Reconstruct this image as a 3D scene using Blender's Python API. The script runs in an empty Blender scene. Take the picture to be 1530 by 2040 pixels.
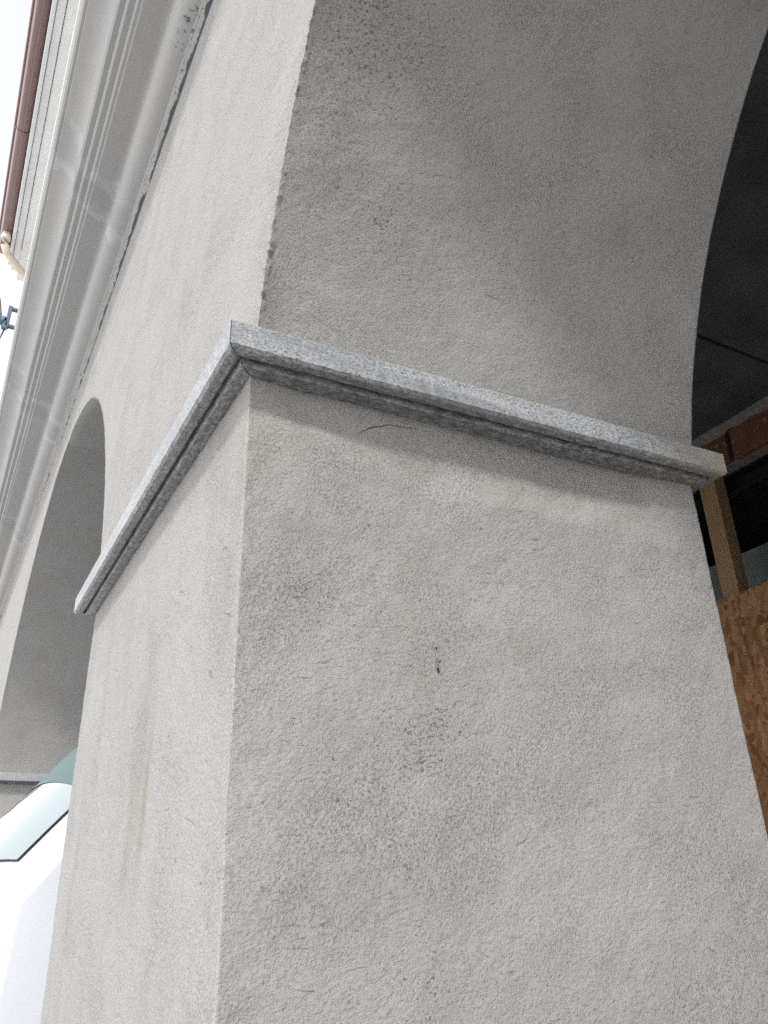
import bpy, math, random
import numpy as np
from mathutils import Matrix, Vector

random.seed(7)
scene = bpy.context.scene
ZL = 2.0                      # height of the impost band's underside above the street; all numbers below are relative to it

# ------------------------------------------------------------------ camera
cam_d = bpy.data.cameras.new('camera')
cam = bpy.data.objects.new('camera', cam_d)
scene.collection.objects.link(cam)
scene.camera = cam
CAM = Vector((0.76748, -0.24906, -0.57547 + ZL))
cr = Vector((0.47240987, 0.88098471, -0.02636018))
cu = Vector((0.39586269, -0.18536179, 0.89940744))
cf = Vector((-0.78747803, 0.43532397, 0.43631571))
m = Matrix((cr, cu, -cf)).transposed().to_4x4()
m.translation = CAM
cam.matrix_world = m
cam_d.sensor_fit = 'VERTICAL'
cam_d.sensor_height = 24.0
cam_d.lens = 1619.3 / 2040 * 24.0
cam_d.clip_start = 0.02
cam_d.clip_end = 2000

# ------------------------------------------------------------------ light
SUN_DIR = Vector((0.46, -0.48, 0.745)).normalized()      # towards the sun
elev = math.asin(SUN_DIR.z)
azim = math.atan2(SUN_DIR.x, SUN_DIR.y)
world = bpy.data.worlds.new('World')
scene.world = world
world.use_nodes = True
wn = world.node_tree.nodes
wl = world.node_tree.links
wn.clear()
sky = wn.new('ShaderNodeTexSky')
sky.sky_type = 'NISHITA'
sky.sun_disc = False
sky.sun_elevation = elev
sky.sun_rotation = azim
sky.air_density = 1.0
sky.dust_density = 1.0
hsv = wn.new('ShaderNodeHueSaturation')                 # thin overcast: the blue is veiled
hsv.inputs['Saturation'].default_value = 0.08
bg = wn.new('ShaderNodeBackground')
bg.inputs['Strength'].default_value = 0.15
wo = wn.new('ShaderNodeOutputWorld')
wl.new(sky.outputs[0], hsv.inputs['Color'])
wl.new(hsv.outputs[0], bg.inputs['Color'])
wl.new(bg.outputs[0], wo.inputs['Surface'])

sun_d = bpy.data.lights.new('sun', 'SUN')
sun_d.energy = 1.35
sun_d.angle = math.radians(6)
sun_d.color = (1.0, 0.98, 0.955)
sun = bpy.data.objects.new('sun', sun_d)
scene.collection.objects.link(sun)
sun.rotation_euler = SUN_DIR.to_track_quat('Z', 'Y').to_euler()
sun.location = (0, -6, 12)

vs = scene.view_settings
vs.view_transform = 'Standard'
vs.look = 'None'
vs.gamma = 1.0
vs.exposure = 1.50
vs.use_curve_mapping = False
scene.cycles.use_denoising = False
scene.cycles.max_bounces = 10
scene.cycles.diffuse_bounces = 6

# ------------------------------------------------------------------ noise
def _hash(i, j, k, s):
    h = (i * 374761393 + j * 668265263 + k * 2147483647 + s * 974634777) & 0xffffffff
    h = ((h ^ (h >> 13)) * 1274126177) & 0xffffffff
    h = (h ^ (h >> 16)) & 0xffffffff
    return h.astype(np.float64) / 4294967295.0
def vnoise(P, scale, seed=0):
    """value noise in -1..1 at points P (n,3), feature size scale"""
    Q = np.asarray(P, dtype=np.float64) / scale
    I = np.floor(Q).astype(np.int64)
    F = Q - I
    F = F * F * (3 - 2 * F)
    out = 0
    for a in (0, 1):
        for b in (0, 1):
            for c in (0, 1):
                w = (F[:, 0] if a else 1 - F[:, 0]) * (F[:, 1] if b else 1 - F[:, 1]) * (F[:, 2] if c else 1 - F[:, 2])
                out = out + w * _hash(I[:, 0] + a, I[:, 1] + b, I[:, 2] + c, seed)
    return out * 2 - 1
def fbm(P, scale, seed=0, n=3):
    t = 0
    a = 1.0
    for k in range(n):
        t = t + a * vnoise(P, scale / 2 ** k, seed + 17 * k)
        a *= 0.5
    return t / (2 - 2 ** (1 - n))

# ------------------------------------------------------------------ materials
class NT:
    def __init__(self, name):
        self.m = bpy.data.materials.new(name)
        self.m.use_nodes = True
        self.t = self.m.node_tree
        self.n = self.t.nodes
        self.b = self.n['Principled BSDF']
        tc = self.n.new('ShaderNodeTexCoord')
        self.co = tc.outputs['Object']
    def link(self, a, b):
        self.t.links.new(a, b)
    def noise(self, scale, detail=2, rough=0.5, dist=0.0, co=None):
        x = self.n.new('ShaderNodeTexNoise')
        x.inputs['Scale'].default_value = scale
        x.inputs['Detail'].default_value = detail
        x.inputs['Roughness'].default_value = rough
        x.inputs['Distortion'].default_value = dist
        self.link(co or self.co, x.inputs['Vector'])
        return x.outputs['Fac']
    def voro(self, scale, feature='F1', co=None, out='Distance', rnd=1.0):
        x = self.n.new('ShaderNodeTexVoronoi')
        x.feature = feature
        x.inputs['Scale'].default_value = scale
        x.inputs['Randomness'].default_value = rnd
        self.link(co or self.co, x.inputs['Vector'])
        return x.outputs[out]
    def mapping(self, scale=(1, 1, 1), rot=(0, 0, 0), co=None):
        x = self.n.new('ShaderNodeMapping')
        x.inputs['Scale'].default_value = scale
        x.inputs['Rotation'].default_value = rot
        self.link(co or self.co, x.inputs['Vector'])
        return x.outputs[0]
    def ramp(self, fac, stops, interp='LINEAR'):
        x = self.n.new('ShaderNodeValToRGB')
        x.color_ramp.interpolation = interp
        el = x.color_ramp.elements
        while len(el) < len(stops):
            el.new(0.5)
        for e, (p, c) in zip(el, stops):
            e.position = p
            e.color = (c, c, c, 1) if isinstance(c, (int, float)) else (*c, 1)
        self.link(fac, x.inputs['Fac'])
        return x.outputs['Color']
    def math(self, op, a, b=None, clamp=False):
        x = self.n.new('ShaderNodeMath')
        x.operation = op
        x.use_clamp = clamp
        for i, v in enumerate((a, b)):
            if v is None:
                continue
            if isinstance(v, (int, float)):
                x.inputs[i].default_value = v
            else:
                self.link(v, x.inputs[i])
        return x.outputs[0]
    def mix(self, fac, a, b, mode='MIX'):
        x = self.n.new('ShaderNodeMix')
        x.data_type = 'RGBA'
        x.blend_type = mode
        for sock, v in ((x.inputs['Factor'], fac), (x.inputs['A'], a), (x.inputs['B'], b)):
            if isinstance(v, (int, float)):
                sock.default_value = v
            elif isinstance(v, tuple):
                sock.default_value = (*v, 1)
            else:
                self.link(v, sock)
        return x.outputs['Result']
    def attr(self, name):
        x = self.n.new('ShaderNodeAttribute')
        x.attribute_name = name
        return x.outputs['Fac']
    def bump(self, h, strength, dist, normal=None):
        x = self.n.new('ShaderNodeBump')
        x.inputs['Strength'].default_value = strength
        x.inputs['Distance'].default_value = dist
        self.link(h, x.inputs['Height'])
        if normal is not None:
            self.link(normal, x.inputs['Normal'])
        return x.outputs[0]
    def done(self, col, rough=0.8, normal=None, metal=0.0, spec=0.3, coat=0.0):
        for k, v in (('Base Color', col), ('Roughness', rough), ('Metallic', metal), ('Specular IOR Level', spec), ('Coat Weight', coat)):
            s = self.b.inputs[k]
            if isinstance(v, (int, float)):
                s.default_value = v
            elif isinstance(v, tuple):
                s.default_value = (*v, 1)
            else:
                self.link(v, s)
        if normal is not None:
            self.link(normal, self.b.inputs['Normal'])
        return self.m

def mat_plaster():
    t = NT('grey_render')
    co = t.mapping((1, 1, 1.0), (0.5, 0.3, 0.2))
    co2 = t.mapping((0.72, 0.72, 1.0), (0.9, 0.25, 0.4))
    g1 = t.noise(300, 4, 0.74, 0.0, co)
    g2 = t.noise(250, 4, 0.74, 0.0, co2)
    sel = t.ramp(t.noise(7, 3, 0.5), [(0.42, 0.0), (0.58, 1.0)])
    gm = t.math('ADD', t.math('MULTIPLY', g1, t.math('SUBTRACT', 1.0, t.math('MULTIPLY', sel, 0.7))), t.math('MULTIPLY', g2, t.math('MULTIPLY', sel, 0.7)))
    fine = t.noise(800, 2, 0.5, 0.0, co)
    h = t.math('ADD', t.math('MULTIPLY', gm, 1.0), t.math('MULTIPLY', fine, 0.12))
    h = t.math('MINIMUM', h, 0.60)
    soot = t.attr('soot')
    stain = t.attr('stain')
    base = t.mix(t.ramp(t.noise(5.5, 4, 0.6), [(0.38, 0.0), (0.64, 1.0)]), (0.305, 0.300, 0.294), (0.296, 0.289, 0.280))
    warm = t.ramp(t.noise(8, 4, 0.6, 0.3, t.mapping((1, 1, 0.8), (0.3, 0.7, 1.1))), [(0.46, 0.0), (0.66, 1.0)])
    base = t.mix(t.math('MULTIPLY', warm, 0.28), base, (0.262, 0.250, 0.232))
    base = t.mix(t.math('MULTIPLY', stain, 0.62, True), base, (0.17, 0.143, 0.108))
    # grime sits in the pits of the grain
    pit = t.ramp(h, [(0.40, 1.0), (0.49, 0.0)])
    base = t.mix(t.math('MULTIPLY', pit, 0.58), base, (0.105, 0.098, 0.090))
    sp = t.noise(290, 4, 0.74, 0.0, t.mapping((0.75, 0.75, 1.0), (0.9, 0.25, 0.4)))
    lim = t.math('SUBTRACT', 0.675, t.math('MULTIPLY', soot, 0.15))
    spk = t.math('MULTIPLY', t.math('SUBTRACT', sp, lim), 14.0, True)
    base = t.mix(t.math('MULTIPLY', spk, 0.80), base, (0.088, 0.076, 0.066))
    base = t.mix(t.math('MULTIPLY', soot, 0.07, True), base, (0.15, 0.14, 0.125))
    nzv = t.n.new('ShaderNodeTexNoise')
    nzv.inputs['Scale'].default_value = 6.0
    nzv.inputs['Detail'].default_value = 1.5
    t.link(t.co, nzv.inputs['Vector'])
    scl = t.n.new('ShaderNodeVectorMath')
    scl.operation = 'SCALE'
    scl.inputs['Scale'].default_value = 0.16
    t.link(nzv.outputs['Color'], scl.inputs[0])
    addv = t.n.new('ShaderNodeVectorMath')
    addv.operation = 'ADD'
    t.link(t.co, addv.inputs[0])
    t.link(scl.outputs[0], addv.inputs[1])
    swirl = t.noise(190, 3, 0.6, 0.0, t.mapping((0.16, 0.16, 1.0), (0.75, 0.3, 0.2), co=addv.outputs[0]))
    where = t.ramp(t.noise(6.5, 3, 0.55, 0.2, t.mapping((1, 1, 1), (1.2, 0.4, 0.9))), [(0.44, 0.0), (0.60, 1.0)])
    scr = t.math('MULTIPLY', t.ramp(swirl, [(0.63, 0.0), (0.72, 1.0)]), where)
    base = t.mix(t.math('MULTIPLY', scr, 0.48), base, (0.085, 0.078, 0.072))
    h = t.math('SUBTRACT', h, t.math('MULTIPLY', scr, 0.12))
    n = t.bump(h, 0.9, 0.0040)
    return t.done(base, 0.92, n, spec=0.15)

def mat_plaster_far():
    t = NT('grey_render_smooth')
    base = t.mix(t.ramp(t.noise(3, 5, 0.6), [(0.35, 0.0), (0.7, 1.0)]), (0.33, 0.335, 0.345), (0.29, 0.295, 0.30))
    spk = t.ramp(t.noise(60, 3, 0.7), [(0.70, 0.0), (0.76, 1.0)])
    base = t.mix(t.math('MULTIPLY', spk, 0.5), base, (0.12, 0.11, 0.10))
    n = t.bump(t.noise(200, 3, 0.6), 0.5, 0.003)
    return t.done(base, 0.92, n, spec=0.15)

def mat_granite():
    t = NT('grey_granite')
    # streaks follow the slab's length: every slab mesh stores its own run coordinate
    uv = t.n.new('ShaderNodeAttribute')
    uv.attribute_name = 'run'
    st = t.mapping((0.6, 1, 1), co=uv.outputs['Vector'])
    g1 = t.noise(420, 3, 0.7, 0, st)
    g2 = t.voro(440, 'F1', st, 'Color')
    bw = t.n.new('ShaderNodeRGBToBW')
    t.link(g2, bw.inputs[0])
    col = t.ramp(g1, [(0.34, (0.035, 0.038, 0.043)), (0.46, (0.20, 0.208, 0.22)), (0.60, (0.335, 0.342, 0.352)), (0.72, (0.58, 0.58, 0.575))])
    col = t.mix(0.38, col, t.ramp(bw.outputs[0], [(0.15, (0.06, 0.064, 0.07)), (0.4, (0.27, 0.28, 0.295)), (0.8, (0.48, 0.485, 0.49))]))
    band = t.noise(26, 3, 0.6, 0.4, t.mapping((0.12, 1, 1), co=uv.outputs['Vector']))
    col = t.mix(t.math('MULTIPLY', t.ramp(band, [(0.42, 0.0), (0.66, 1.0)]), 0.55), col, (0.145, 0.157, 0.175))
    lite = t.noise(40, 2, 0.5, 0.2, t.mapping((0.1, 1, 1), co=uv.outputs['Vector']))
    col = t.mix(t.math('MULTIPLY', t.ramp(lite, [(0.66, 0.0), (0.80, 1.0)]), 0.28), col, (0.52, 0.51, 0.49))
    ochre = t.attr('ochre')
    col = t.mix(t.math('MULTIPLY', ochre, t.ramp(t.noise(55, 4, 0.7), [(0.35, 0.1), (0.65, 1.0)])), col, (0.33, 0.27, 0.17))
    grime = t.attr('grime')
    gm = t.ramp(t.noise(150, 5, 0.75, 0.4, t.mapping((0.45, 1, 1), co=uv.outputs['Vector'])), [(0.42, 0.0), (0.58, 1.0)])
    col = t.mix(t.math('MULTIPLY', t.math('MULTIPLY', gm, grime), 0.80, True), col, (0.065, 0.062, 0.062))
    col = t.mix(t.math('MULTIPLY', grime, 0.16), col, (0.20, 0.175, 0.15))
    n = t.bump(t.noise(300, 3, 0.6), 0.12, 0.0012)
    return t.done(col, 0.45, n, spec=0.5)

def mat_cornice():
    t = NT('painted_cornice')
    co = t.mapping((0.5, 1, 1))
    a = t.ramp(t.noise(2.4, 4, 0.55, 0.3, co), [(0.35, 0.0), (0.65, 1.0)])
    col = t.mix(a, (0.362, 0.352, 0.332), (0.325, 0.329, 0.338))
    patch = t.attr('patch')
    pm = t.math('MULTIPLY', t.math('SUBTRACT', t.math('ADD', patch, t.math('MULTIPLY', t.noise(11, 4, 0.55, 1.2), 1.3)), 1.18), 22.0, True)
    col = t.mix(t.math('MULTIPLY', pm, 0.75), col, (0.40, 0.415, 0.425))
    damp = t.math('MULTIPLY', t.math('SUBTRACT', t.math('ADD', t.math('MULTIPLY', patch, 0.8), t.noise(9, 4, 0.6, 0.5)), 1.0), 5.0, True)
    col = t.mix(t.math('MULTIPLY', damp, 0.5), col, (0.24, 0.235, 0.23))
    soot = t.attr('soot')
    sp = t.noise(75, 3, 0.7, 0.4)
    spk = t.math('MULTIPLY', t.math('SUBTRACT', sp, t.math('SUBTRACT', 0.76, t.math('MULTIPLY', soot, 0.26))), 12.0, True)
    col = t.mix(t.math('MULTIPLY', spk, 0.85), col, (0.05, 0.05, 0.055))
    n = t.bump(t.noise(30, 3, 0.6), 0.25, 0.004)
    return t.done(col, 0.55, n, spec=0.3)

def mat_mortar_strip():
    t = NT('dirty_mortar')
    ac = t.attr('across')
    nz = t.noise(11, 6, 0.68, 0.5, t.mapping((0.5, 1, 1)))
    s = t.math('MULTIPLY', t.math('SUBTRACT', t.math('ADD', ac, t.math('MULTIPLY', nz, 1.7)), 1.28), 7.0, True)
    col = t.mix(s, (0.34, 0.335, 0.325), (0.075, 0.08, 0.088))
    spk = t.ramp(t.noise(110, 3, 0.7), [(0.56, 0.0), (0.64, 1.0)])
    col = t.mix(t.math('MULTIPLY', spk, 0.7), col, (0.06, 0.06, 0.065))
    n = t.bump(t.noise(120, 4, 0.6), 0.6, 0.006)
    return t.done(col, 0.9, n, spec=0.15)

def mat_simple(name, col, rough=0.7, var=0.15, scale=8, metal=0.0, spec=0.3, bump=0.0, bscale=80, coat=0.0):
    t = NT(name)
    f = t.ramp(t.noise(scale, 4, 0.6), [(0.3, 0.0), (0.7, 1.0)])
    c2 = tuple(max(0.0, c * (1 - var)) for c in col)
    c1 = tuple(min(1.0, c * (1 + var * 0.5)) for c in col)
    n = t.bump(t.noise(bscale, 3, 0.6), bump, 0.003) if bump else None
    return t.done(t.mix(f, c1, c2), rough, n, metal, spec, coat)

def mat_wood():
    t = NT('sawn_timber')
    g = t.noise(30, 4, 0.6, 0.6, t.mapping((6, 6, 0.35)))
    col = t.ramp(g, [(0.3, (0.30, 0.185, 0.095)), (0.7, (0.46, 0.315, 0.175))])
    mk = t.ramp(t.noise(16, 3, 0.6), [(0.66, 0.0), (0.70, 1.0)])
    col = t.mix(t.math('MULTIPLY', mk, 0.6), col, (0.16, 0.17, 0.18))
    return t.done(col, 0.75, t.bump(g, 0.3, 0.002), spec=0.2)

def mat_osb():
    t = NT('oriented_strand')
    lay = []
    for sc_, st, ang in ((30, (1, 1, 0.30), 0.55), (34, (1, 1, 0.34), -0.75), (32, (1, 1, 0.30), 1.35)):
        v = t.n.new('ShaderNodeTexVoronoi')
        v.inputs['Scale'].default_value = sc_
        mp_ = t.mapping(st, (0, ang, 0))
        wv = t.n.new('ShaderNodeVectorMath')
        wv.operation = 'ADD'
        nv_ = t.n.new('ShaderNodeTexNoise')
        nv_.inputs['Scale'].default_value = 40
        t.link(t.co, nv_.inputs['Vector'])
        sv_ = t.n.new('ShaderNodeVectorMath')
        sv_.operation = 'SCALE'
        sv_.inputs['Scale'].default_value = 0.02
        t.link(nv_.outputs['Color'], sv_.inputs[0])
        t.link(mp_, wv.inputs[0])
        t.link(sv_.outputs[0], wv.inputs[1])
        t.link(wv.outputs[0], v.inputs['Vector'])
        bw = t.n.new('ShaderNodeRGBToBW')
        t.link(v.outputs['Color'], bw.inputs[0])
        lay.append(bw.outputs[0])
    pick = t.ramp(t.noise(26, 2, 0.5), [(0.47, 0.0), (0.53, 1.0)])
    pick2 = t.ramp(t.noise(22, 2, 0.5, 0, t.mapping((1, 1, 1), (1, 0.5, 0))), [(0.47, 0.0), (0.53, 1.0)])
    m_ = t.mix(pick2, t.mix(pick, lay[0], lay[1]), lay[2])
    g = t.noise(90, 3, 0.6, 0, t.mapping((1, 1, 0.25), (0, 0.5, 0)))
    col = t.ramp(m_, [(0.15, (0.20, 0.085, 0.038)), (0.45, (0.33, 0.165, 0.075)), (0.8, (0.44, 0.25, 0.125))])
    col = t.mix(t.ramp(g, [(0.45, 0.0), (0.75, 0.45)]), col, (0.15, 0.065, 0.03))
    return t.done(col, 0.65, t.bump(m_, 0.25, 0.002), spec=0.25)

def mat_brick():
    t = NT('terracotta_brick')
    f = t.ramp(t.noise(14, 4, 0.6), [(0.3, 0.0), (0.7, 1.0)])
    col = t.mix(f, (0.17, 0.082, 0.048), (0.11, 0.052, 0.032))
    mort = t.ramp(t.noise(22, 3, 0.6, 0.5), [(0.60, 0.0), (0.68, 1.0)])
    col = t.mix(t.math('MULTIPLY', mort, 0.6), col, (0.27, 0.25, 0.23))
    return t.done(col, 0.85, t.bump(t.noise(60, 3, 0.6), 0.4, 0.004), spec=0.2)

def mat_gutter():
    t = NT('brown_metal')
    col = t.mix(t.ramp(t.noise(6, 3, 0.5, 0, t.mapping((0.3, 1, 1))), [(0.3, 0.0), (0.7, 1.0)]), (0.15, 0.075, 0.07), (0.20, 0.105, 0.10))
    return t.done(col, 0.14, None, 0.0, 0.8, 0.6)

M = {}
M['plaster'] = mat_plaster()
M['plaster_far'] = mat_plaster_far()
M['granite'] = mat_granite()
M['cornice'] = mat_cornice()
M['strip'] = mat_mortar_strip()
M['wood'] = mat_wood()
M['osb'] = mat_osb()
M['brick'] = mat_brick()
M['gutter'] = mat_gutter()
M['ceiling'] = mat_simple('dark_grey_ceiling', (0.078, 0.083, 0.094), 0.9, 0.3, 5, bump=0.3)  # plain dark grey, set low so bounced light leaves it dim
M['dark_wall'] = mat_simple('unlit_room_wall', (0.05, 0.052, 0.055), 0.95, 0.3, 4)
M['green_board'] = mat_simple('grey_green_board', (0.20, 0.24, 0.23), 0.9, 0.2, 4)
M['steel'] = mat_simple('dark_steel', (0.035, 0.035, 0.04), 0.5, 0.3, 20, 0.6)
M['mortar'] = mat_simple('grey_mortar', (0.20, 0.195, 0.185), 0.95, 0.3, 25, bump=0.6)
M['white_board'] = mat_simple('white_eaves_paint', (0.88, 0.88, 0.86), 0.6, 0.06, 6)
M['grey_board'] = mat_simple('pale_grey_eaves_paint', (0.78, 0.79, 0.79), 0.6, 0.06, 6)
M['pipe'] = mat_simple('cream_pipe', (0.78, 0.66, 0.54), 0.35, 0.06, 6, spec=0.5)
M['fillet'] = mat_simple('white_zinc_lip', (0.80, 0.80, 0.79), 0.5, 0.05, 5)
M['roof'] = mat_simple('roof_tile_clay', (0.30, 0.15, 0.10), 0.85, 0.25, 12)
M['teal'] = mat_simple('teal_insulator', (0.07, 0.15, 0.17), 0.25, 0.2, 20, spec=0.6)
M['bracket'] = mat_simple('slate_bracket', (0.09, 0.10, 0.14), 0.5, 0.2, 30)
M['cable'] = mat_simple('black_cable', (0.03, 0.03, 0.03), 0.5, 0.1, 30)
M['crack'] = mat_simple('crack_dirt', (0.035, 0.03, 0.027), 0.95, 0.2, 60)
M['chip'] = mat_simple('chip_dirt', (0.17, 0.165, 0.13), 0.95, 0.5, 160)
M['paint'] = mat_simple('white_car_paint', (0.50, 0.515, 0.555), 0.25, 0.02, 3, spec=0.5, coat=0.8)
M['glass'] = mat_simple('tinted_glass', (0.20, 0.245, 0.26), 0.05, 0.05, 2, spec=1.0, coat=1.0)
M['dark_view'] = mat_simple('painted_green_dark_view', (0.075, 0.12, 0.12), 0.5, 0.1, 4, spec=0.25)  # dark green view through the far glass, put into the colour
M['rubber'] = mat_simple('black_rubber', (0.025, 0.025, 0.025), 0.8, 0.2, 30)
M['rim'] = mat_simple('steel_rim', (0.45, 0.45, 0.46), 0.4, 0.1, 10, 0.8)
M['lens'] = mat_simple('headlight_lens', (0.70, 0.72, 0.74), 0.08, 0.05, 10, spec=0.8, coat=1.0)
M['bumper'] = mat_simple('grey_bumper', (0.10, 0.10, 0.105), 0.6, 0.1, 10)

def mat_paving():
    t = NT('stone_paving')
    b = t.n.new('ShaderNodeTexBrick')
    b.inputs['Scale'].default_value = 2.2
    b.inputs['Mortar Size'].default_value = 0.012
    b.inputs['Color1'].default_value = (0.42, 0.41, 0.395, 1)
    b.inputs['Color2'].default_value = (0.36, 0.355, 0.345, 1)
    b.inputs['Mortar'].default_value = (0.13, 0.125, 0.12, 1)
    t.link(t.co, b.inputs['Vector'])
    col = t.mix(0.4, b.outputs['Color'], t.ramp(t.noise(3, 5, 0.6), [(0.3, 0.30), (0.7, 0.44)]))
    return t.done(col, 0.85, t.bump(t.noise(60, 3, 0.6), 0.3, 0.004), spec=0.25)
M['paving'] = mat_paving()
M['floor'] = mat_simple('portico_concrete', (0.36, 0.35, 0.335), 0.9, 0.25, 4)

# ------------------------------------------------------------------ builders
COL = scene.collection
def world_loc(o):
    v = Vector((0, 0, 0))
    while o is not None:
        v += o.location
        o = o.parent
    return v
def thing(name, label, cat, loc, group=None):
    o = bpy.data.objects.new(name, None)
    o.empty_display_size = 0.2
    o.location = loc
    COL.objects.link(o)
    o['label'] = label
    o['category'] = cat
    if group:
        o['group'] = group
    return o
def mk(name, V, F, mat, parent=None, smooth=False, attrs=None, auto=None):
    """mesh from points given in world x, y and height above the impost band's underside"""
    V = np.asarray(V, dtype=np.float64).copy()
    V[:, 2] += ZL
    me = bpy.data.meshes.new(name)
    me.from_pydata(V.tolist(), [], [tuple(int(i) for i in f) for f in F])
    me.materials.append(mat)
    if smooth:
        me.shade_smooth()
    if auto is not None:
        me.set_sharp_from_angle(angle=math.radians(auto))
    for k, a in (attrs or {}).items():
        a = np.asarray(a, dtype=np.float32)
        if a.ndim == 1:
            at = me.attributes.new(k, 'FLOAT', 'POINT')
            at.data.foreach_set('value', a)
        else:
            at = me.attributes.new(k, 'FLOAT_VECTOR', 'POINT')
            at.data.foreach_set('vector', a.ravel())
    me.update()
    o = bpy.data.objects.new(name, me)
    COL.objects.link(o)
    if parent is not None:
        o.parent = parent
        o.location = -world_loc(parent)
    return o
def tag(o, label=None, cat=None, group=None, kind=None):
    for k, v in (('label', label), ('category', cat), ('group', group), ('kind', kind)):
        if v:
            o[k] = v
    return o
def box_vf(x0, x1, y0, y1, z0, z1, bev=0.0):
    if bev <= 0:
        V = [(x0, y0, z0), (x1, y0, z0), (x1, y1, z0), (x0, y1, z0), (x0, y0, z1), (x1, y0, z1), (x1, y1, z1), (x0, y1, z1)]
        F = [(0, 3, 2, 1), (4, 5, 6, 7), (0, 1, 5, 4), (1, 2, 6, 5), (2, 3, 7, 6), (3, 0, 4, 7)]
        return V, F
    import bmesh
    bm = bmesh.new()
    bmesh.ops.create_cube(bm, size=1.0)
    for v in bm.verts:
        v.co = Vector(((x0 + x1) / 2 + v.co.x * (x1 - x0), (y0 + y1) / 2 + v.co.y * (y1 - y0), (z0 + z1) / 2 + v.co.z * (z1 - z0)))
    bmesh.ops.bevel(bm, geom=bm.edges[:], offset=bev, segments=1, affect='EDGES')
    bm.verts.index_update()
    V = [tuple(v.co) for v in bm.verts]
    F = [tuple(v.index for v in f.verts) for f in bm.faces]
    bm.free()
    return V, F
def merge(*vfs):
    V = []
    F = []
    for v, f in vfs:
        o = len(V)
        V += [tuple(p) for p in v]
        F += [tuple(i + o for i in q) for q in f]
    return V, F
def tube_vf(path, r, seg=10, cap=True):
    path = [Vector(p) for p in path]
    rs = r if isinstance(r, (list, tuple)) else [r] * len(path)
    V = []
    F = []
    for i, p in enumerate(path):
        d = (path[min(i + 1, len(path) - 1)] - path[max(i - 1, 0)]).normalized()
        a = d.cross(Vector((0, 0, 1)) if abs(d.z) < 0.9 else Vector((1, 0, 0))).normalized()
        b = d.cross(a)
        for k in range(seg):
            t = 2 * math.pi * k / seg
            V.append(tuple(p + (a * math.cos(t) + b * math.sin(t)) * rs[i]))
    for i in range(len(path) - 1):
        for k in range(seg):
            k2 = (k + 1) % seg
            F.append((i * seg + k, i * seg + k2, (i + 1) * seg + k2, (i + 1) * seg + k))
    if cap:
        F.append(tuple(range(seg - 1, -1, -1)))
        F.append(tuple((len(path) - 1) * seg + k for k in range(seg)))
    return V, F
def extrude_x_vf(prof, xs, jitter=None):
    """open profile [(y,z)...] swept along the x stations, end-capped as open strip"""
    n = len(prof)
    V = [(x, y, z) for x in xs for (y, z) in prof]
    F = []
    for i in range(len(xs) - 1):
        for k in range(n - 1):
            a = i * n + k
            F.append((a, a + n, a + n + 1, a + 1))
    return V, F

# ------------------------------------------------------------------ arcade dimensions
W = 0.953           # pier width on the facade
D = 0.700           # pier depth
R = 1.330           # arch radius
ZS = -0.216         # arch centre
HB = 0.0382         # impost band height
PB = 0.038          # impost band projection
PITCH = W + 2 * R
SH = 0.0363         # the jambs run slightly askew to the facade
CROWN = ZS + R
ZTOP = 1.345
def arch_off(z):
    s = np.clip((np.asarray(z, float) - ZS) / R, 0, 1)
    o = R - R * np.sqrt(1 - s * s)
    fade = np.clip((0.5 - np.asarray(z, float)) / 0.5, 0, 1)
    return np.maximum(0.0, o - 0.012 * fade)

# ------------------------------------------------------------------ the setting
ground = mk('ground', [(-400, -400, -2.0), (400, -400, -2.0), (400, 400, -2.0), (-400, 400, -2.0)], [(0, 1, 2, 3)], M['paving'])
tag(ground, kind='structure')
fl = mk('pavement', *box_vf(-9.0, 8.0, 0.72, 5.6, -1.996, -1.985), M['floor'])
tag(fl, kind='structure')

bld = thing('arcade_building', 'grey rendered arcade building with round arches, granite impost bands and moulded cornice', 'building', (0, 0, 0))

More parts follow.
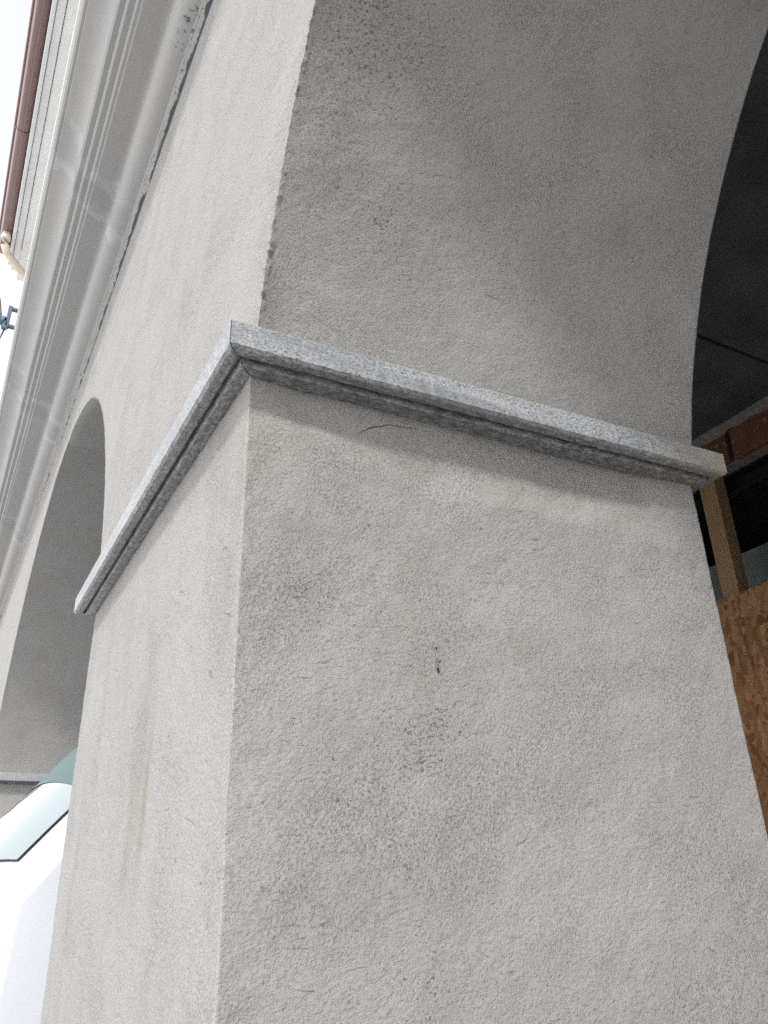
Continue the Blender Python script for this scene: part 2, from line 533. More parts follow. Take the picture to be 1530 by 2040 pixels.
# ------------------------------------------------------------------ pier shafts and arch walls (lofted loops)
def loop_points(xl, xr, dense):
    """perimeter points at one height: (x, y, nx, ny, distance to near right arris, side id)"""
    r = 0.0018
    if dense:
        fx = np.concatenate([xl + (xr - 0.06 - xl) * np.linspace(0, 1, 130)[:-1] ** 1.0, xr - np.concatenate([np.linspace(0.06, 0.02, 14)[:-1], np.concatenate([np.linspace(0.02, 0.0022, 11), [0.0011, 0.0005, 0.0]])])])
        fy = np.concatenate([[0.0005, 0.0011], np.linspace(0.0022, 0.02, 11), np.linspace(0.02, 0.06, 14)[1:], np.linspace(0.06, D - 0.01, 120)[1:], np.linspace(D - 0.01, D, 5)[1:]])
    else:
        fx = np.concatenate([np.linspace(xl, xr - 0.006, 26)[:-1], xr - np.linspace(0.006, 0, 4)])
        fy = np.concatenate([np.linspace(0, 0.006, 4)[1:], np.linspace(0.006, D, 18)[1:]])
    P = []
    def arris(a, front, xc, sgn):
        ph = math.radians(45) * min(a / r, 1.0)
        ang = math.radians(45) - ph
        if front:
            dx, dy = math.sin(ang), -math.cos(ang)
        else:
            dx, dy = math.cos(ang), -math.sin(ang)
        return xc - sgn * r + sgn * dx * r, r + dy * r, sgn * dx, dy
    for x in fx:
        a = xr - x
        b = x - xl
        if a < r:
            X, Y, nx, ny = arris(a, True, xr, 1)
        elif b < r:
            X, Y, nx, ny = arris(b, True, xl, -1)
        else:
            X, Y, nx, ny = x, 0.0, 0.0, -1.0
        P.append((X, Y, nx, ny, a, 0))
    for y in fy:
        if y < r:
            X, Y, nx, ny = arris(y, False, xr, 1)
        else:
            X, Y, nx, ny = xr, y, 1.0, 0.0
        P.append((X, Y, nx, ny, y, 1))
    for x in np.linspace(xr, xl, 9)[1:]:
        P.append((x, D, 0.0, 1.0, 9, 2))
    for y in np.linspace(D, 0, 22 if dense else 18)[1:-1]:
        P.append((xl, y, -1.0, 0.0, 9, 3))
    return np.array(P)

def gauss(P, c, s):
    d = (P - np.array(c)) / np.array(s)
    return np.exp(-0.5 * (d ** 2).sum(1))

def plaster_attrs(V, side):
    n1 = fbm(V, 0.22, 5, 4)
    n2 = fbm(V, 0.07, 9, 3) + 0.55 * fbm(V, 0.022, 19, 2)
    streak = fbm(V * np.array([1, 1, 0.12]), 0.035, 13, 3)
    z = V[:, 2]
    jamb = (side == 1).astype(float)
    fac = (side == 0).astype(float)
    soot = np.clip(0.15 + 0.9 * n1 + 0.5 * n2, 0, 1) * 0.40
    low = np.clip(-z / 0.05, 0, 1)
    # the jamb: grimy drifts below the band and diagonally across the face
    for c, s, k in (((0, 0.10, -0.20), (0.5, 0.07, 0.05), 0.55), ((0, 0.08, -0.28), (0.5, 0.05, 0.06), 0.4), ((0, 0.30, -0.10), (0.5, 0.16, 0.018), 0.55),
                    ((0, 0.16, -0.075), (0.5, 0.07, 0.016), 0.5), ((0, 0.55, -0.12), (0.5, 0.13, 0.02), 0.45), ((0, 0.17, -0.52), (0.5, 0.06, 0.14), 0.5),
                    ((0, 0.22, -0.42), (0.5, 0.04, 0.05), 0.35), ((0, 0.66, -0.2), (0.5, 0.025, 0.10), 0.6), ((0, 0.60, -0.35), (0.5, 0.03, 0.06), 0.3), ((0, 0.17, -0.70), (0.5, 0.05, 0.08), 0.5)):
        soot = soot + jamb * low * k * gauss(V, c, s) * np.clip(0.55 + 0.9 * n2 + 0.5 * n1, 0, 1.4)
    up = np.clip((z - 0.04) / 0.03, 0, 1)
    for c, s, k in (((0.06, 0.20, 0.26), (0.5, 0.12, 0.12), 0.55), ((0.1, 0.10, 0.45), (0.6, 0.10, 0.22), 0.8), ((0.1, 0.45, 0.40), (0.6, 0.15, 0.10), 0.5), ((0.1, 0.3, 0.6), (0.6, 0.3, 0.15), 0.55)):
        soot = soot + jamb * up * k * gauss(V, c, s) * np.clip(0.6 + 0.8 * n1, 0, 1.4)
    stain = np.clip(0.35 * n1 + 0.25 * streak - 0.05, 0, 1) * 0.5
    # facade face of the pier: ochre run-off along the arris and streaks down the middle
    near = np.exp(-np.clip(-V[:, 0], 0, 9) / 0.12)
    stain = stain + fac * low * (0.30 * near * np.clip(0.5 + streak + 0.4 * n2, 0, 1.3) * np.clip(1.15 + z / 0.6, 0.25, 1))
    for x0, zc, sx, sz, k in ((-0.42, -0.42, 0.012, 0.09, 0.8), (-0.33, -0.47, 0.010, 0.07, 0.6), (-0.37, -0.40, 0.03, 0.16, 0.35), (-0.72, -0.30, 0.015, 0.20, 0.35), (-0.80, -0.55, 0.012, 0.22, 0.35), (-0.55, -0.2, 0.03, 0.12, 0.25)):
        stain = stain + fac * low * k * gauss(V, (x0, 0, zc), (sx, 9, sz)) * np.clip(0.75 + 0.9 * streak, 0, 1.3)
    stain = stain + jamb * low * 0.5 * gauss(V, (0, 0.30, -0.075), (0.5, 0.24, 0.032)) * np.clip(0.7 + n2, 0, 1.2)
    stain = stain + jamb * low * 0.30 * gauss(V, (0, 0.36, -0.33), (0.5, 0.03, 0.04)) * np.clip(0.7 + n2, 0, 1.2)
    stain = stain + jamb * low * 0.25 * np.exp(-np.clip(V[:, 1], 0, 9) / 0.05) * np.clip(0.3 + n1, 0, 1)
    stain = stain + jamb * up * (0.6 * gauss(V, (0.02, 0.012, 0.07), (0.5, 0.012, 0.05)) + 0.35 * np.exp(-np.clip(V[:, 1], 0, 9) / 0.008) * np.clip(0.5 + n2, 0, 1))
    soot = soot + fac * low * 0.25 * near * np.clip(0.4 + n2, 0, 1)
    return np.clip(soot, 0, 1), np.clip(stain, 0, 1)

HOLLOW_Y = [0.0, 0.04, 0.10, 0.15, 0.19, 0.24, 0.30, 0.36, 0.43, 0.50, 0.55, 0.61, 0.70]
HOLLOW_Z = [-0.050, -0.058, -0.060, -0.072, -0.088, -0.098, -0.096, -0.090, -0.094, -0.086, -0.092, -0.112, -0.106]
def loft(name, rows, offs, k, dense, mat):
    x0 = k * PITCH
    loops = []
    for z, o in zip(rows, offs):
        o2 = min(o, R)
        L = loop_points(-W - o2, o2, dense)
        loops.append(np.column_stack([L[:, 0], L[:, 1], np.full(len(L), z), L[:, 2:]]))
    A = np.concatenate(loops)
    n = len(loops[0])
    V = A[:, :3].copy()
    nx, ny, ar, side = A[:, 3], A[:, 4], A[:, 5], A[:, 6]
    N = np.column_stack([nx, ny, 0 * nx])
    G = V + np.array([x0, 0, 0])
    d = np.where(side == 0, 0.0008, 0.0022) * fbm(G, 0.16, 1, 2) + 0.0006 * fbm(G, 0.03, 2, 2)
    if dense:
        d = d + 0.0006 * fbm(G, 0.009, 3, 2)
        # the jamb is trowelled unevenly: hollowed under the band to deepen its shadow
        jam = (side == 1)
        d = d + jam * 0.0042 * fbm(G * np.array([1, 1, 2.2]), 0.24, 21, 2) * np.clip(ar / 0.05, 0, 1) * np.clip((D - ar) / 0.08, 0, 1)
        zb = np.interp(V[:, 1], HOLLOW_Y, HOLLOW_Z) + 0.006 * vnoise(G * np.array([0, 1, 0]), 0.05, 23)
        tt = np.clip((V[:, 2] - (zb - 0.026)) / 0.046, 0, 1)
        d = d - jam * (V[:, 2] < 0.021) * 0.0072 * tt * tt * (3 - 2 * tt) * np.clip(ar / 0.06, 0, 1) * np.clip((D - ar) / 0.10, 0, 1)
        up = np.clip((V[:, 2] - 0.035) / 0.01, 0, 1)
        e = np.clip(1 - ar / 0.010, 0, 1)
        nib = np.clip(vnoise(G, 0.0048, 31) - 0.10, 0, 1) * 0.0055 * np.clip(0.6 + 0.8 * fbm(G, 0.10, 37, 2), 0.1, 1.1)
        d = d + up * e * nib
        d = d + (1 - up) * e * vnoise(G, 0.008, 35) * 0.0005
    V = V + N * d[:, None]
    so, st = plaster_attrs(V, side) if dense else (np.clip(0.3 * fbm(G, 0.3, 5, 3), 0, 1), np.clip(0.2 * fbm(G * np.array([1, 1, .2]), 0.1, 6, 3), 0, 1))
    V[:, 0] += SH * V[:, 1] + x0
    sd = loops[0][:, 6]
    F = []
    for i in range(len(rows) - 1):
        closed = offs[i] >= R - 1e-6
        for j in range(n):
            j2 = (j + 1) % n
            if closed and (sd[j] in (1, 3) or (sd[j] == 0 and j == n) ):
                if sd[j] == 1 or sd[j] == 3:
                    continue
            F.append((i * n + j, i * n + j2, (i + 1) * n + j2, (i + 1) * n + j))
    return mk(name, V, F, mat, bld, smooth=True, attrs={'soot': so, 'stain': st})

ts = math.asin((0.020 - ZS) / R)
def upper_rows(step):
    t = np.linspace(ts, math.pi / 2, int(R * (math.pi / 2 - ts) / step))
    z = ZS + R * np.sin(t)
    o = arch_off(z)
    z[-1] = CROWN
    o[-1] = R
    z2 = np.linspace(CROWN, ZTOP, 24)[1:]
    return np.concatenate([z, z2]), np.concatenate([o, np.full(len(z2), R)])
low_dense = np.concatenate([np.linspace(-2.02, -0.95, 40)[:-1], np.linspace(-0.95, 0.02, 200)])
low_coarse = np.linspace(-2.02, 0.02, 40)
for k in (0, -1, 1, -2):
    dn = k == 0
    lr = low_dense if dn else low_coarse
    mp = M['plaster']
    s = loft('pier_shaft', lr, np.zeros(len(lr)), k, dn, mp)
    ur, uo = upper_rows(0.0034 if dn else 0.03)
    a = loft('arch_wall', ur, uo, k, dn, M['plaster'])

# ------------------------------------------------------------------ granite impost bands, four mitred slabs round each pier
def slab(p0, p1, inward, k, coarse=False, ochre_end=0.0):
    """a slab between the plan corners p0 -> p1 of the pier; the outward side is to the right of the run"""
    p0 = np.array(p0, float)
    p1 = np.array(p1, float)
    L = np.linalg.norm(p1 - p0)
    d = (p1 - p0) / L
    out = np.array([d[1], -d[0]])
    c = 0.0025
    # section: (distance out from the wall, height, grime)
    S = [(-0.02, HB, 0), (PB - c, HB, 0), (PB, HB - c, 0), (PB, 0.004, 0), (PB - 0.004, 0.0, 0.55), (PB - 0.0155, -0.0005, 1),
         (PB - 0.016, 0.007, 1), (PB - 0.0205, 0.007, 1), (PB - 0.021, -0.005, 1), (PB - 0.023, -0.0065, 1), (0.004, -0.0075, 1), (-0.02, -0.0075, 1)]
    # duplicate points so that each facet stays crisp
    n = 3 if coarse else max(8, int(L / 0.006))
    V = []
    att_g = []
    att_o = []
    run = []
    for i in range(n + 1):
        f = i / n
        for (o, z, g) in S:
            # mitre: the run is longer by o at both ends
            gap = 0.0008
            s = -o + gap + (L + 2 * o - 2 * gap) * f
            P = p0 + d * s + out * o
            V.append((P[0], P[1], z))
            att_g.append(g)
            att_o.append(max(0.0, (f - 0.78) / 0.22) * ochre_end)
            run.append((s + 3.7 * k, o, z))
    V = np.array(V)
    if not coarse:
        G = V + 5 * k
        chip = np.clip(fbm(G, 0.02, 41, 3) - 0.12, 0, 1)
        m4 = np.tile(np.arange(len(S)), n + 1)
        edge = ((m4 == 3) | (m4 == 4)).astype(float)
        und = (m4 >= 4).astype(float)
        V[:, 2] += edge * chip * 0.0040 + und * 0.0012 * fbm(G, 0.012, 43, 2)
        w = edge * chip * 0.003
        V[:, 0] -= out[0] * w
        V[:, 1] -= out[1] * w
    F = []
    q = len(S)
    for i in range(n):
        for j in range(q - 1):
            F.append((i * q + j, i * q + j + 1, (i + 1) * q + j + 1, (i + 1) * q + j))
    F.append(tuple(range(q - 1, -1, -1)))
    F.append(tuple(n * q + j for j in range(q)))
    V[:, 0] += SH * V[:, 1]
    o = mk('impost_slab', V, F, M['granite'], bld, smooth=True, attrs={'grime': att_g, 'ochre': att_o, 'run': np.array(run)})
    o.data.shade_flat()
    return o
for k in (0, -1, 1, -2):
    x0 = k * PITCH
    co = k != 0
    slab((x0 - W, 0), (x0, 0), 1, k * 4 + 0, co)
    slab((x0, 0), (x0, D), 1, k * 4 + 1, co, 0.75)
    slab((x0, D), (x0 - W, D), 1, k * 4 + 2, co)
    slab((x0 - W, D), (x0 - W, 0), 1, k * 4 + 3, co)

# ------------------------------------------------------------------ cornice
def arc(p0, p1, bulge, n=6):
    """points from p0 to p1 (excluded start) on a bowed curve; bulge>0 bows to the left of the run"""
    p0 = np.array(p0)
    p1 = np.array(p1)
    d = p1 - p0
    nn = np.array([-d[1], d[0]])
    return [tuple(p0 + d * t + nn * bulge * 4 * t * (1 - t)) for t in np.linspace(0, 1, n + 1)[1:]]
prof = [(0.012, 1.326), (-0.0165, 1.326)]
prof += [(-0.0185, 1.332)]
prof += arc((-0.0185, 1.332), (-0.0700, 1.398), 0.20, 7)
prof += [(-0.0715, 1.404), (-0.0775, 1.408), (-0.086, 1.4085), (-0.0865, 1.4125), (-0.134, 1.418), (-0.137, 1.4225), (-0.1445, 1.4235), (-0.1495, 1.429), (-0.1500, 1.436), (-0.1640, 1.437), (-0.1700, 1.4435), (-0.1705, 1.452), (-0.1835, 1.453), (-0.1895, 1.460)]
prof += arc((-0.1895, 1.460), (-0.250, 1.575), -0.20, 8)
prof += [(-0.252, 1.582), (-0.259, 1.583), (-0.263, 1.588), (-0.263, 1.592)]
joints = [5.2, 3.9, 2.6, 1.3, 0.05, -1.235, -2.60, -3.85, -5.2, -6.6, -8.0]
top_lip = [(-0.2635, 1.5925), (-0.272, 1.594), (-0.273, 1.612), (-0.02, 1.625)]
for a, b in zip(joints[:-1], joints[1:]):
    xs = np.linspace(a - 0.0001, b + 0.0001, 44)
    V, F = extrude_x_vf(prof, xs)
    V = np.array(V)
    V[:, 1:] += 0.0012 * fbm(V, 0.25, 51, 2)[:, None] * (V[:, 1:2] < -0.01)
    dj = np.min(np.abs(V[:, 0][:, None] - np.array(joints)[None, :] - 0.03 * fbm(V, 0.08, 52, 2)[:, None]), axis=1)
    patch = np.exp(-(dj / 0.12) ** 2)
    so = np.clip(np.exp(-((V[:, 0] + 0.42) / 0.28) ** 2) * np.exp(-((V[:, 1] + 0.03) / 0.035) ** 2) * 1.0, 0, 1)
    F = [f[::-1] for f in F]
    mk('cornice_segment', V, F, M['cornice'], bld, smooth=True, attrs={'patch': patch, 'soot': so}, auto=35)
V, F = extrude_x_vf(top_lip, np.linspace(5.2, -8.0, 40))
mk('cornice_capping', V, [f[::-1] for f in F], M['fillet'], bld)
# ragged mortar bead between wall and cornice
xs = np.linspace(5.2, -8.0, 1700)
V = []
for x in xs:
    for (y, z) in ((0.004, 1.304), (-0.004, 1.312), (-0.010, 1.319), (-0.0155, 1.3262)):
        V.append((x, y, z))
V = np.array(V)
rag = fbm(V, 0.05, 61, 3)
k4 = np.tile(np.arange(4), len(xs))
V[:, 2] += (k4 < 3) * rag * 0.0045
V[:, 1] += (k4 < 3) * (k4 > 0) * fbm(V, 0.03, 63, 2) * 0.004
F = []
for i in range(len(xs) - 1):
    for j in range(3):
        a = i * 4 + j
        F.append((a, a + 1, a + 5, a + 4))
acr = np.array([0.95, 0.62, 0.30, 0.0])[k4] - np.clip((-V[:, 0] - 0.9) / 6.0, 0, 0.35)
mk('mortar_bead', V, F, M['strip'], bld, smooth=True, attrs={'across': acr})

# ------------------------------------------------------------------ upper storey and eaves, set above the cornice
mk('upper_wall', *merge(box_vf(-5.4, 5.2, 0.02, 0.30, 1.60, 3.62), box_vf(-8.0, -5.4, 0.02, 0.30, 1.60, 2.1)), M['plaster_far'], bld)
ZE = 3.5
mk('eaves_board', *box_vf(-4.36, 5.2, -0.345, 0.02, ZE - 0.002, ZE + 0.03, 0.003), M['white_board'], bld)
mk('eaves_board', *box_vf(-4.26, 5.2, -0.388, -0.348, ZE - 0.012, ZE + 0.05, 0.003), M['grey_board'], bld)
mk('eaves_board', *box_vf(-4.20, 5.2, -0.412, -0.390, ZE - 0.025, ZE + 0.06, 0.003), M['grey_board'], bld)
rv, rf = [], []
for i, x in enumerate(np.linspace(-4.18, 5.2, 70)):
    for y, z in ((-0.47, ZE + 0.075), (0.6, ZE + 0.42), (0.6, ZE + 0.47), (-0.48, ZE + 0.115)):
        rv.append((x, y, z + 0.012 * (i % 2)))
for i in range(69):
    for j in range(4):
        rf.append((i * 4 + j, i * 4 + (j + 1) % 4, i * 4 + 4 + (j + 1) % 4, i * 4 + 4 + j))
rf.append((0, 1, 2, 3))
roof = mk('roof', rv, rf, M['roof'], bld)
# half-round gutter with rolled lip and stop end
gv, gf = [], []
gs = 14
xs = [-4.14, 5.2]
yc, zc, gr = -0.452, ZE + 0.045, 0.040
for x in xs:
    for k in range(gs + 1):
        t = math.pi + math.pi * k / gs
        gv.append((x, yc + gr * math.cos(t), zc + gr * math.sin(t) * 1.05))
for k in range(gs):
    gf.append((k, k + 1, gs + 2 + k, gs + 1 + k))
gf.append(tuple(range(gs + 1)))
lip = tube_vf([(-4.14, yc - gr - 0.004, zc), (5.2, yc - gr - 0.004, zc)], 0.008, 8)
bead = tube_vf([(-4.14, yc + gr + 0.001, zc + 0.002), (5.2, yc + gr + 0.001, zc + 0.002)], 0.006, 8)
gut = mk('gutter', *merge((gv, gf), lip, bead), M['gutter'], bld, smooth=True, auto=40)
for x in (-3.05, -1.9, -0.75, 0.4, 1.6):
    hv = tube_vf([(x, yc - gr - 0.006 + 0.0, zc + 0.006)] + [(x, yc + (gr + 0.003) * math.cos(math.pi + math.pi * q / 10), zc + (gr + 0.003) * 1.05 * math.sin(math.pi + math.pi * q / 10)) for q in range(11)], 0.003, 6)
    mk('gutter_strap', *hv, M['gutter'], gut, smooth=True)
pp = [(-3.93, -0.448, 3.515), (-3.93, -0.448, 3.465), (-3.95, -0.446, 3.425), (-3.985, -0.425, 3.395), (-4.06, -0.34, 3.36), (-4.16, -0.21, 3.31), (-4.25, -0.09, 3.26), (-4.275, -0.05, 3.21), (-4.28, -0.035, 3.12), (-4.28, -0.035, 1.63)]
dp = mk('downpipe', *tube_vf(pp, 0.026, 14), M['pipe'], bld, smooth=True)
mk('pipe_collar', *tube_vf([(-3.93, -0.448, 3.478), (-3.93, -0.448, 3.455)], 0.030, 14), M['pipe'], dp, smooth=True, auto=40)

# ------------------------------------------------------------------ portico interior: ceiling panels, back partition of hollow bricks, unlit room
CZ = 1.34
xb = [-8.0, -5.6, -3.2, -0.834, 1.55, 3.95, 5.2]
yb = [0.70, 1.965, 2.74]
for i in range(len(xb) - 1):
    for j in range(2):
        dz = 0.006 if (i + j) % 2 else 0.0
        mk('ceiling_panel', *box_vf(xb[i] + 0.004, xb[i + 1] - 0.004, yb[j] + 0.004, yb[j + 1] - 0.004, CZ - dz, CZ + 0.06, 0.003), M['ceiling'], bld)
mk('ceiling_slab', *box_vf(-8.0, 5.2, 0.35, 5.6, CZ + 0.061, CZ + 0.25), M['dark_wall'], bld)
YB = 2.65
# the wall the bricks stand in: mortar core carried on the steel beam, plus the solid wall further along
rear = mk('rear_wall', *merge(box_vf(-8.0, 5.2, YB + 0.02, YB + 0.18, 1.165, CZ - 0.004), box_vf(-8.0, -3.4, YB + 0.02, YB + 0.18, -2.0, 1.15)), M['mortar'], bld)
bm_v, bm_f = box_vf(-0.118, 0.118, -0.03, 0.0, -0.075, 0.075, 0.004)
brick_me = None
xx = -3.3
row = 0
while xx < 0.6:
    ln = 0.245
    if brick_me is None:
        o = mk('brick', [(a, b, c - ZL) for a, b, c in bm_v], bm_f, M['brick'])
        brick_me = o.data
    else:
        o = bpy.data.objects.new('brick', brick_me)
        COL.objects.link(o)
    o.parent = rear
    o.location = (xx + ln / 2, YB + 0.018 + random.uniform(-0.006, 0.004), ZL + 1.243 + random.uniform(-0.004, 0.004))
    o.rotation_euler = (0, random.uniform(-0.015, 0.015), random.uniform(-0.02, 0.02))
    xx += ln + 0.012
# rough mortar smear where the bricks meet the ceiling
sv, sf = [], []
n = 240
for i in range(n):
    x = -3.3 + 4.0 * i / n
    h = 0.022 + 0.02 * float(vnoise(np.array([[x, 0, 0]]), 0.12, 71)[0]) + 0.008 * float(vnoise(np.array([[x, 0, 0]]), 0.03, 72)[0])
    sv += [(x, YB - 0.014, CZ - 0.008 - max(h, 0.004)), (x, YB - 0.030, CZ - 0.014), (x, YB - 0.04 - h * 0.4, CZ - 0.007)]
for i in range(n - 1):
    for j in range(2):
        sf.append((i * 3 + j, i * 3 + j + 1, i * 3 + j + 4, i * 3 + j + 3))
mk('mortar_smear', sv, sf, M['mortar'], rear, smooth=True)
# room beyond
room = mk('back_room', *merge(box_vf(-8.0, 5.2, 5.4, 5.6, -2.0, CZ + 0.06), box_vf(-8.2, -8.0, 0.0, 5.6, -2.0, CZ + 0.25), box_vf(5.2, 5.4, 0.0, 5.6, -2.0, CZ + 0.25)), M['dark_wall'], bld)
mk('lower_panel', *box_vf(-3.3, 1.5, 2.95, 2.98, -2.0, 0.88), M['green_board'], bld)

bm1 = mk('steel_beam', *merge(box_vf(-3.4, 1.4, YB + 0.08, YB + 0.20, 1.150, 1.1595), box_vf(-3.4, 1.4, YB + 0.135, YB + 0.145, 1.075, 1.150), box_vf(-3.4, 1.4, YB + 0.08, YB + 0.20, 1.063, 1.075)), M['steel'])
tag(bm1, 'dark steel lintel beam under the orange bricks inside the portico', 'beam')
post = mk('timber_post', *box_vf(-1.462, -1.376, YB, YB + 0.075, -1.985, 1.160, 0.003), M['wood'])
tag(post, 'pale sawn timber post rising behind the chipboard sheet', 'post')
osb = mk('chipboard_sheet', *box_vf(-1.98, 0.52, YB - 0.022, YB - 0.004, -1.985, 0.578, 0.001), M['osb'])
for sx_, sz_ in ((-1.33, 0.50), (-1.30, 0.12), (-1.05, 0.53), (-1.31, -0.30)):
    mk('screw_head', *tube_vf([(sx_, YB - 0.020, sz_), (sx_, YB - 0.0235, sz_)], [0.006, 0.0045], 10), M['rim'], osb)
tag(osb, 'brown strand chipboard sheet closing the lower opening inside the portico', 'board')

# ------------------------------------------------------------------ cable bracket over the cornice
BX = -4.9
br = thing('cable_bracket', 'slate blue steel bracket with teal insulator and cable above the cornice', 'bracket', (BX, 0.02, ZL + 3.55))
mk('bracket_arm', *box_vf(BX - 0.015, BX + 0.015, -0.345, 0.02, 3.625, 3.65, 0.003), M['bracket'], br)
mk('bracket_arm', *box_vf(BX - 0.015, BX + 0.015, -0.335, 0.02, 3.462, 3.487, 0.003), M['bracket'], br)
mk('bracket_plate', *box_vf(BX - 0.02, BX + 0.02, -0.362, -0.335, 3.455, 3.655, 0.003), M['bracket'], br)
iv = tube_vf([(BX, -0.355, 3.50), (BX, -0.372, 3.505), (BX, -0.374, 3.507), (BX, -0.395, 3.515), (BX, -0.397, 3.516), (BX, -0.44, 3.53), (BX, -0.445, 3.53), (BX, -0.47, 3.54)], [0.018, 0.018, 0.04, 0.04, 0.028, 0.04, 0.05, 0.045], 14)
mk('insulator', *iv, M['teal'], br, smooth=True, auto=40)
mk('clamp', *box_vf(BX - 0.02, BX + 0.02, -0.385, -0.345, 3.44, 3.50, 0.006), M['teal'], br)
mk('cable', *tube_vf([(BX, -0.355, 3.46), (BX - 0.02, -0.37, 3.40), (BX - 0.05, -0.385, 3.32), (BX - 0.12, -0.42, 3.2), (BX - 0.3, -0.6, 2.95)], 0.006, 8), M['cable'], br, smooth=True)
mk('cable', *tube_vf([(BX, -0.40, 3.55), (BX - 0.01, -0.41, 3.60), (BX - 0.02, -0.43, 3.70), (BX - 0.1, -0.6, 4.2)], 0.006, 8), M['cable'], br, smooth=True)

# ------------------------------------------------------------------ crack and chip in the jamb plaster
def ribbon_on_jamb(name, pts, w, mat):
    V, F = [], []
    n = len(pts)
    for i, (y, z) in enumerate(pts):
        a = np.array(pts[max(i - 1, 0)])
        b = np.array(pts[min(i + 1, n - 1)])
        d = (b - a) / (np.linalg.norm(b - a) + 1e-9)
        nn = np.array([-d[1], d[0]])
        ww = w * (0.25 + 0.75 * math.sin(math.pi * (i + 0.3) / n)) * (0.7 + 0.6 * random.random())
        for s in (-1, 1):
            q = np.array((y, z)) + nn * s * ww / 2
            P = np.array([[0, q[0], q[1]]])
            dd = 0.0022 * fbm(P, 0.16, 1, 2)[0] + 0.0007 * fbm(P, 0.03, 2, 2)[0] + 0.0006 * fbm(P, 0.009, 3, 2)[0] + 0.0042 * fbm(P * np.array([1, 1, 2.2]), 0.24, 21, 2)[0] * min(q[0] / 0.05, 1)
            tt = min(max((q[1] - (np.interp(q[0], HOLLOW_Y, HOLLOW_Z) + 0.006 * vnoise(P * np.array([0, 1, 0]), 0.05, 23)[0] - 0.026)) / 0.046, 0), 1)
            dd -= 0.0072 * tt * tt * (3 - 2 * tt)
            V.append((dd + SH * q[0] + 0.0010, q[0], q[1]))
    for i in range(n - 1):
        F.append((2 * i, 2 * i + 1, 2 * i + 3, 2 * i + 2))
    return mk(name, V, F, mat, bld)
def wiggle(pts, n, amp, seed):
    rnd = random.Random(seed)
    pts = [np.array(p) for p in pts]
    out = []
    for a, b in zip(pts[:-1], pts[1:]):
        for t in np.linspace(0, 1, n)[:-1]:
            out.append(tuple(a + (b - a) * t + np.array([rnd.uniform(-amp, amp), rnd.uniform(-amp, amp)])))
    out.append(tuple(pts[-1]))
    return out
ribbon_on_jamb('crack', wiggle([(0.143, -0.050), (0.150, -0.043), (0.161, -0.035), (0.186, -0.026), (0.205, -0.0235), (0.226, -0.021)], 6, 0.0007, 3), 0.0009, M['crack'])
for y_, z_, w_, l_ in ((0.2330, -0.3135, 0.0022, 0.003), (0.2335, -0.3265, 0.0055, 0.004), (0.2322, -0.3305, 0.0050, 0.004), (0.2330, -0.3345, 0.0050, 0.004), (0.2340, -0.3395, 0.0030, 0.004)):
    ribbon_on_jamb('plaster_chip', wiggle([(y_, z_ + l_ / 2), (y_ + 0.0006, z_), (y_ - 0.0004, z_ - l_ / 2)], 3, 0.0006, int(y_ * 1e5)), w_, M['chip'] if w_ > 0.004 else M['crack'])

# ------------------------------------------------------------------ white microvan standing in the next arch, nose to the street
VX = -2.40
van = thing('white_van', 'small white van parked in the next archway with its windscreen facing the street', 'van', (VX, 0.9, 0))
ctrl = [(-0.60, -1.78), (-0.66, -1.62), (-0.69, -1.35), (-0.68, -1.08), (-0.60, -0.92), (-0.42, -0.735), (-0.22, -0.525), (-0.08, -0.368), (0.0, -0.280), (0.09, -0.183), (0.205, -0.045), (0.29, 0.015), (0.50, 0.05), (1.2, 0.062), (2.1, 0.045), (2.40, -0.01), (2.50, -0.15), (2.545, -0.8), (2.53, -1.5), (2.50, -1.78)]
def catmull(P, sub):
    P = [np.array(p) for p in P]
    out = []
    for i in range(len(P) - 1):
        a, b, c, d = P[max(i - 1, 0)], P[i], P[i + 1], P[min(i + 2, len(P) - 1)]
        for t in np.linspace(0, 1, sub, endpoint=False):
            out.append(0.5 * (2 * b + (c - a) * t + (2 * a - 5 * b + 4 * c - d) * t * t + (3 * b - 3 * c + d - a) * t ** 3))
    out.append(P[-1])
    return np.array(out)
SUB = 6
pc = catmull(ctrl, SUB)
tan = np.gradient(pc, axis=0)
tan /= np.linalg.norm(tan, axis=1)[:, None]
nor = np.column_stack([-tan[:, 1], tan[:, 0]])       # points outward (front / up)
nu = len(pc)
crown_amt = np.interp(np.arange(nu), [0, 4 * SUB, 7 * SUB, 10 * SUB, 12 * SUB, 16 * SUB, nu], [0.10, 0.13, 0.13, 0.12, 0.07, 0.05, 0.05])
HW = 0.635
vv = np.linspace(-1, 1, 25)
def skin(u0, u1, v0, v1, lift=0.0, nv=21):
    V, F = [], []
    us = range(u0, u1 + 1)
    vs_ = np.linspace(v0, v1, nv)
    for u in us:
        for v in vs_:
            c = crown_amt[u] * abs(v) ** 2.3 - lift
            p = pc[u] - nor[u] * c
            V.append((VX + HW * v, p[0], p[1]))
    for i in range(len(us) - 1):
        for j in range(nv - 1):
            F.append((i * nv + j, i * nv + j + 1, (i + 1) * nv + j + 1, (i + 1) * nv + j))
    return V, F
ucowl, uhead = 7 * SUB, 10 * SUB
sv, sf = skin(0, nu - 1, -1, 1)
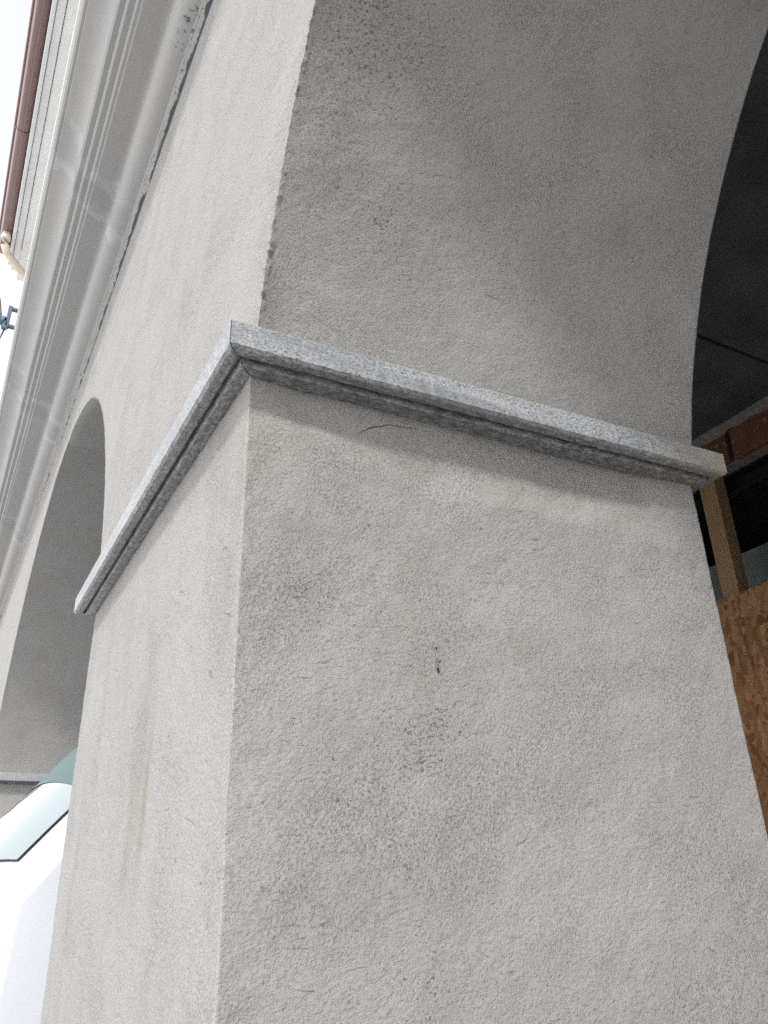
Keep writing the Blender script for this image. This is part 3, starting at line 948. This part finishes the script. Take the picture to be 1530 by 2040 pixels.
# rounded shoulder to the flat sides, then the sides themselves with wheel arches
def side_part(s):
    V, F = [], []
    for u in range(nu):
        base = pc[u] - nor[u] * crown_amt[u]
        for q in range(5):
            a = math.pi / 2 * q / 4
            drop = 0.068 * (1 - math.cos(a))
            p = base - nor[u] * drop
            V.append((VX + s * (HW + 0.065 * math.sin(a)), p[0], p[1]))
    for u in range(nu - 1):
        for q in range(4):
            f = (u * 5 + q, u * 5 + q + 1, u * 5 + q + 6, u * 5 + q + 5)
            F.append(f if s > 0 else f[::-1])
    edge = [u * 5 + 4 for u in range(nu)]
    bottom = []
    for cy in (1.85, 0.05):
        y_ = [cy + 0.33 * math.cos(t) for t in np.linspace(0, math.pi, 13)]
        z_ = [-1.72 + 0.34 * math.sin(t) for t in np.linspace(0, math.pi, 13)]
        for a, b in zip(y_, z_):
            bottom.append(len(V))
            V.append((VX + s * (HW + 0.065), a, b))
    poly = edge + bottom
    F.append(tuple(poly) if s < 0 else tuple(poly[::-1]))
    return V, F
body = mk('body', *merge((sv, [f for f in sf]), side_part(1), side_part(-1)), M['paint'], van, smooth=True, auto=32)
def screen(lift, vmax, nu_=26, nv=31, grow=0.0, f0=0.0):
    V, F = [], []
    vs_ = np.linspace(-vmax, vmax, nv)
    for i in range(nu_ + 1):
        for v in vs_:
            a = ucowl + 0.6 - 4.6 * (1 - abs(v) ** 1.6) - grow
            b = uhead - 1.0 - 1.5 * abs(v) ** 4 + grow
            u = a + (b - a) * (f0 + (1 - f0) * i / nu_)
            k = int(u)
            f = u - k
            pcu = pc[k] * (1 - f) + pc[k + 1] * f
            nru = nor[k] * (1 - f) + nor[k + 1] * f
            p = pcu - nru * (crown_amt[k] * abs(v) ** 2.3 - lift)
            V.append((VX + HW * v, p[0], p[1]))
    for i in range(nu_):
        for j in range(nv - 1):
            F.append((i * nv + j, i * nv + j + 1, (i + 1) * nv + j + 1, (i + 1) * nv + j))
    return V, F
dark_view_vf = screen(0.0095, 0.95, f0=0.74)
wind = mk('windscreen', *screen(0.0075, 0.955), M['glass'], van, smooth=True)
mk('seal', *screen(0.0055, 0.960, grow=0.10), M['rubber'], wind, smooth=True)
mk('painted_dark_view', *dark_view_vf, M['dark_view'], wind, smooth=True)  # added strip imitating the dark background seen through the glass
XS = HW + 0.065
for s in (-1, 1):
    xw = VX + s * (XS + 0.004)
    poly = [(xw, 0.36, -0.42), (xw, 1.02, -0.42), (xw, 1.02, -0.14), (xw, 0.52, -0.14)]
    V2 = poly + [(x - s * 0.012, y, z) for x, y, z in poly]
    mk('side_window', V2, [(0, 1, 2, 3), (7, 6, 5, 4), (0, 4, 5, 1), (1, 5, 6, 2), (2, 6, 7, 3), (3, 7, 4, 0)], M['glass'], van)
    poly = [(xw, 1.12, -0.42), (xw, 2.2, -0.42), (xw, 2.2, -0.14), (xw, 1.12, -0.14)]
    V2 = poly + [(x - s * 0.012, y, z) for x, y, z in poly]
    mk('side_window', V2, [(0, 1, 2, 3), (7, 6, 5, 4), (0, 4, 5, 1), (1, 5, 6, 2), (2, 6, 7, 3), (3, 7, 4, 0)], M['glass'], van)
    mk('door_handle', *box_vf(xw - 0.012, xw + 0.012, 0.92, 1.04, -0.62, -0.585, 0.006), M['bumper'], van)
    hv, hf = skin(4 * SUB - 3, 5 * SUB + 1, 0.55 * s if s > 0 else -0.93, 0.93 if s > 0 else -0.55, 0.006, 9)
    mk('headlight', hv, hf, M['lens'], van, smooth=True)
    for cy in (0.05, 1.85):
        xc = VX + s * 0.62
        ty = tube_vf([(xc - 0.085, cy, -1.72), (xc - 0.07, cy, -1.72), (xc + 0.07, cy, -1.72), (xc + 0.085, cy, -1.72)], [0.25, 0.28, 0.28, 0.25], 28)
        wh = mk('wheel', *ty, M['rubber'], van, smooth=True, auto=40)
        rm = tube_vf([(xc + s * 0.06, cy, -1.72), (xc + s * 0.09, cy, -1.72), (xc + s * 0.095, cy, -1.72)], [0.18, 0.175, 0.06], 24)
        mk('rim', *rm, M['rim'], wh, smooth=True, auto=40)
bv, bf = skin(0, 2 * SUB, -0.98, 0.98, 0.012, 15)
mk('bumper', bv, bf, M['bumper'], van, smooth=True)
mk('underbody', *box_vf(VX - 0.60, VX + 0.60, -0.55, 2.45, -1.80, -1.70, 0.01), M['bumper'], van)
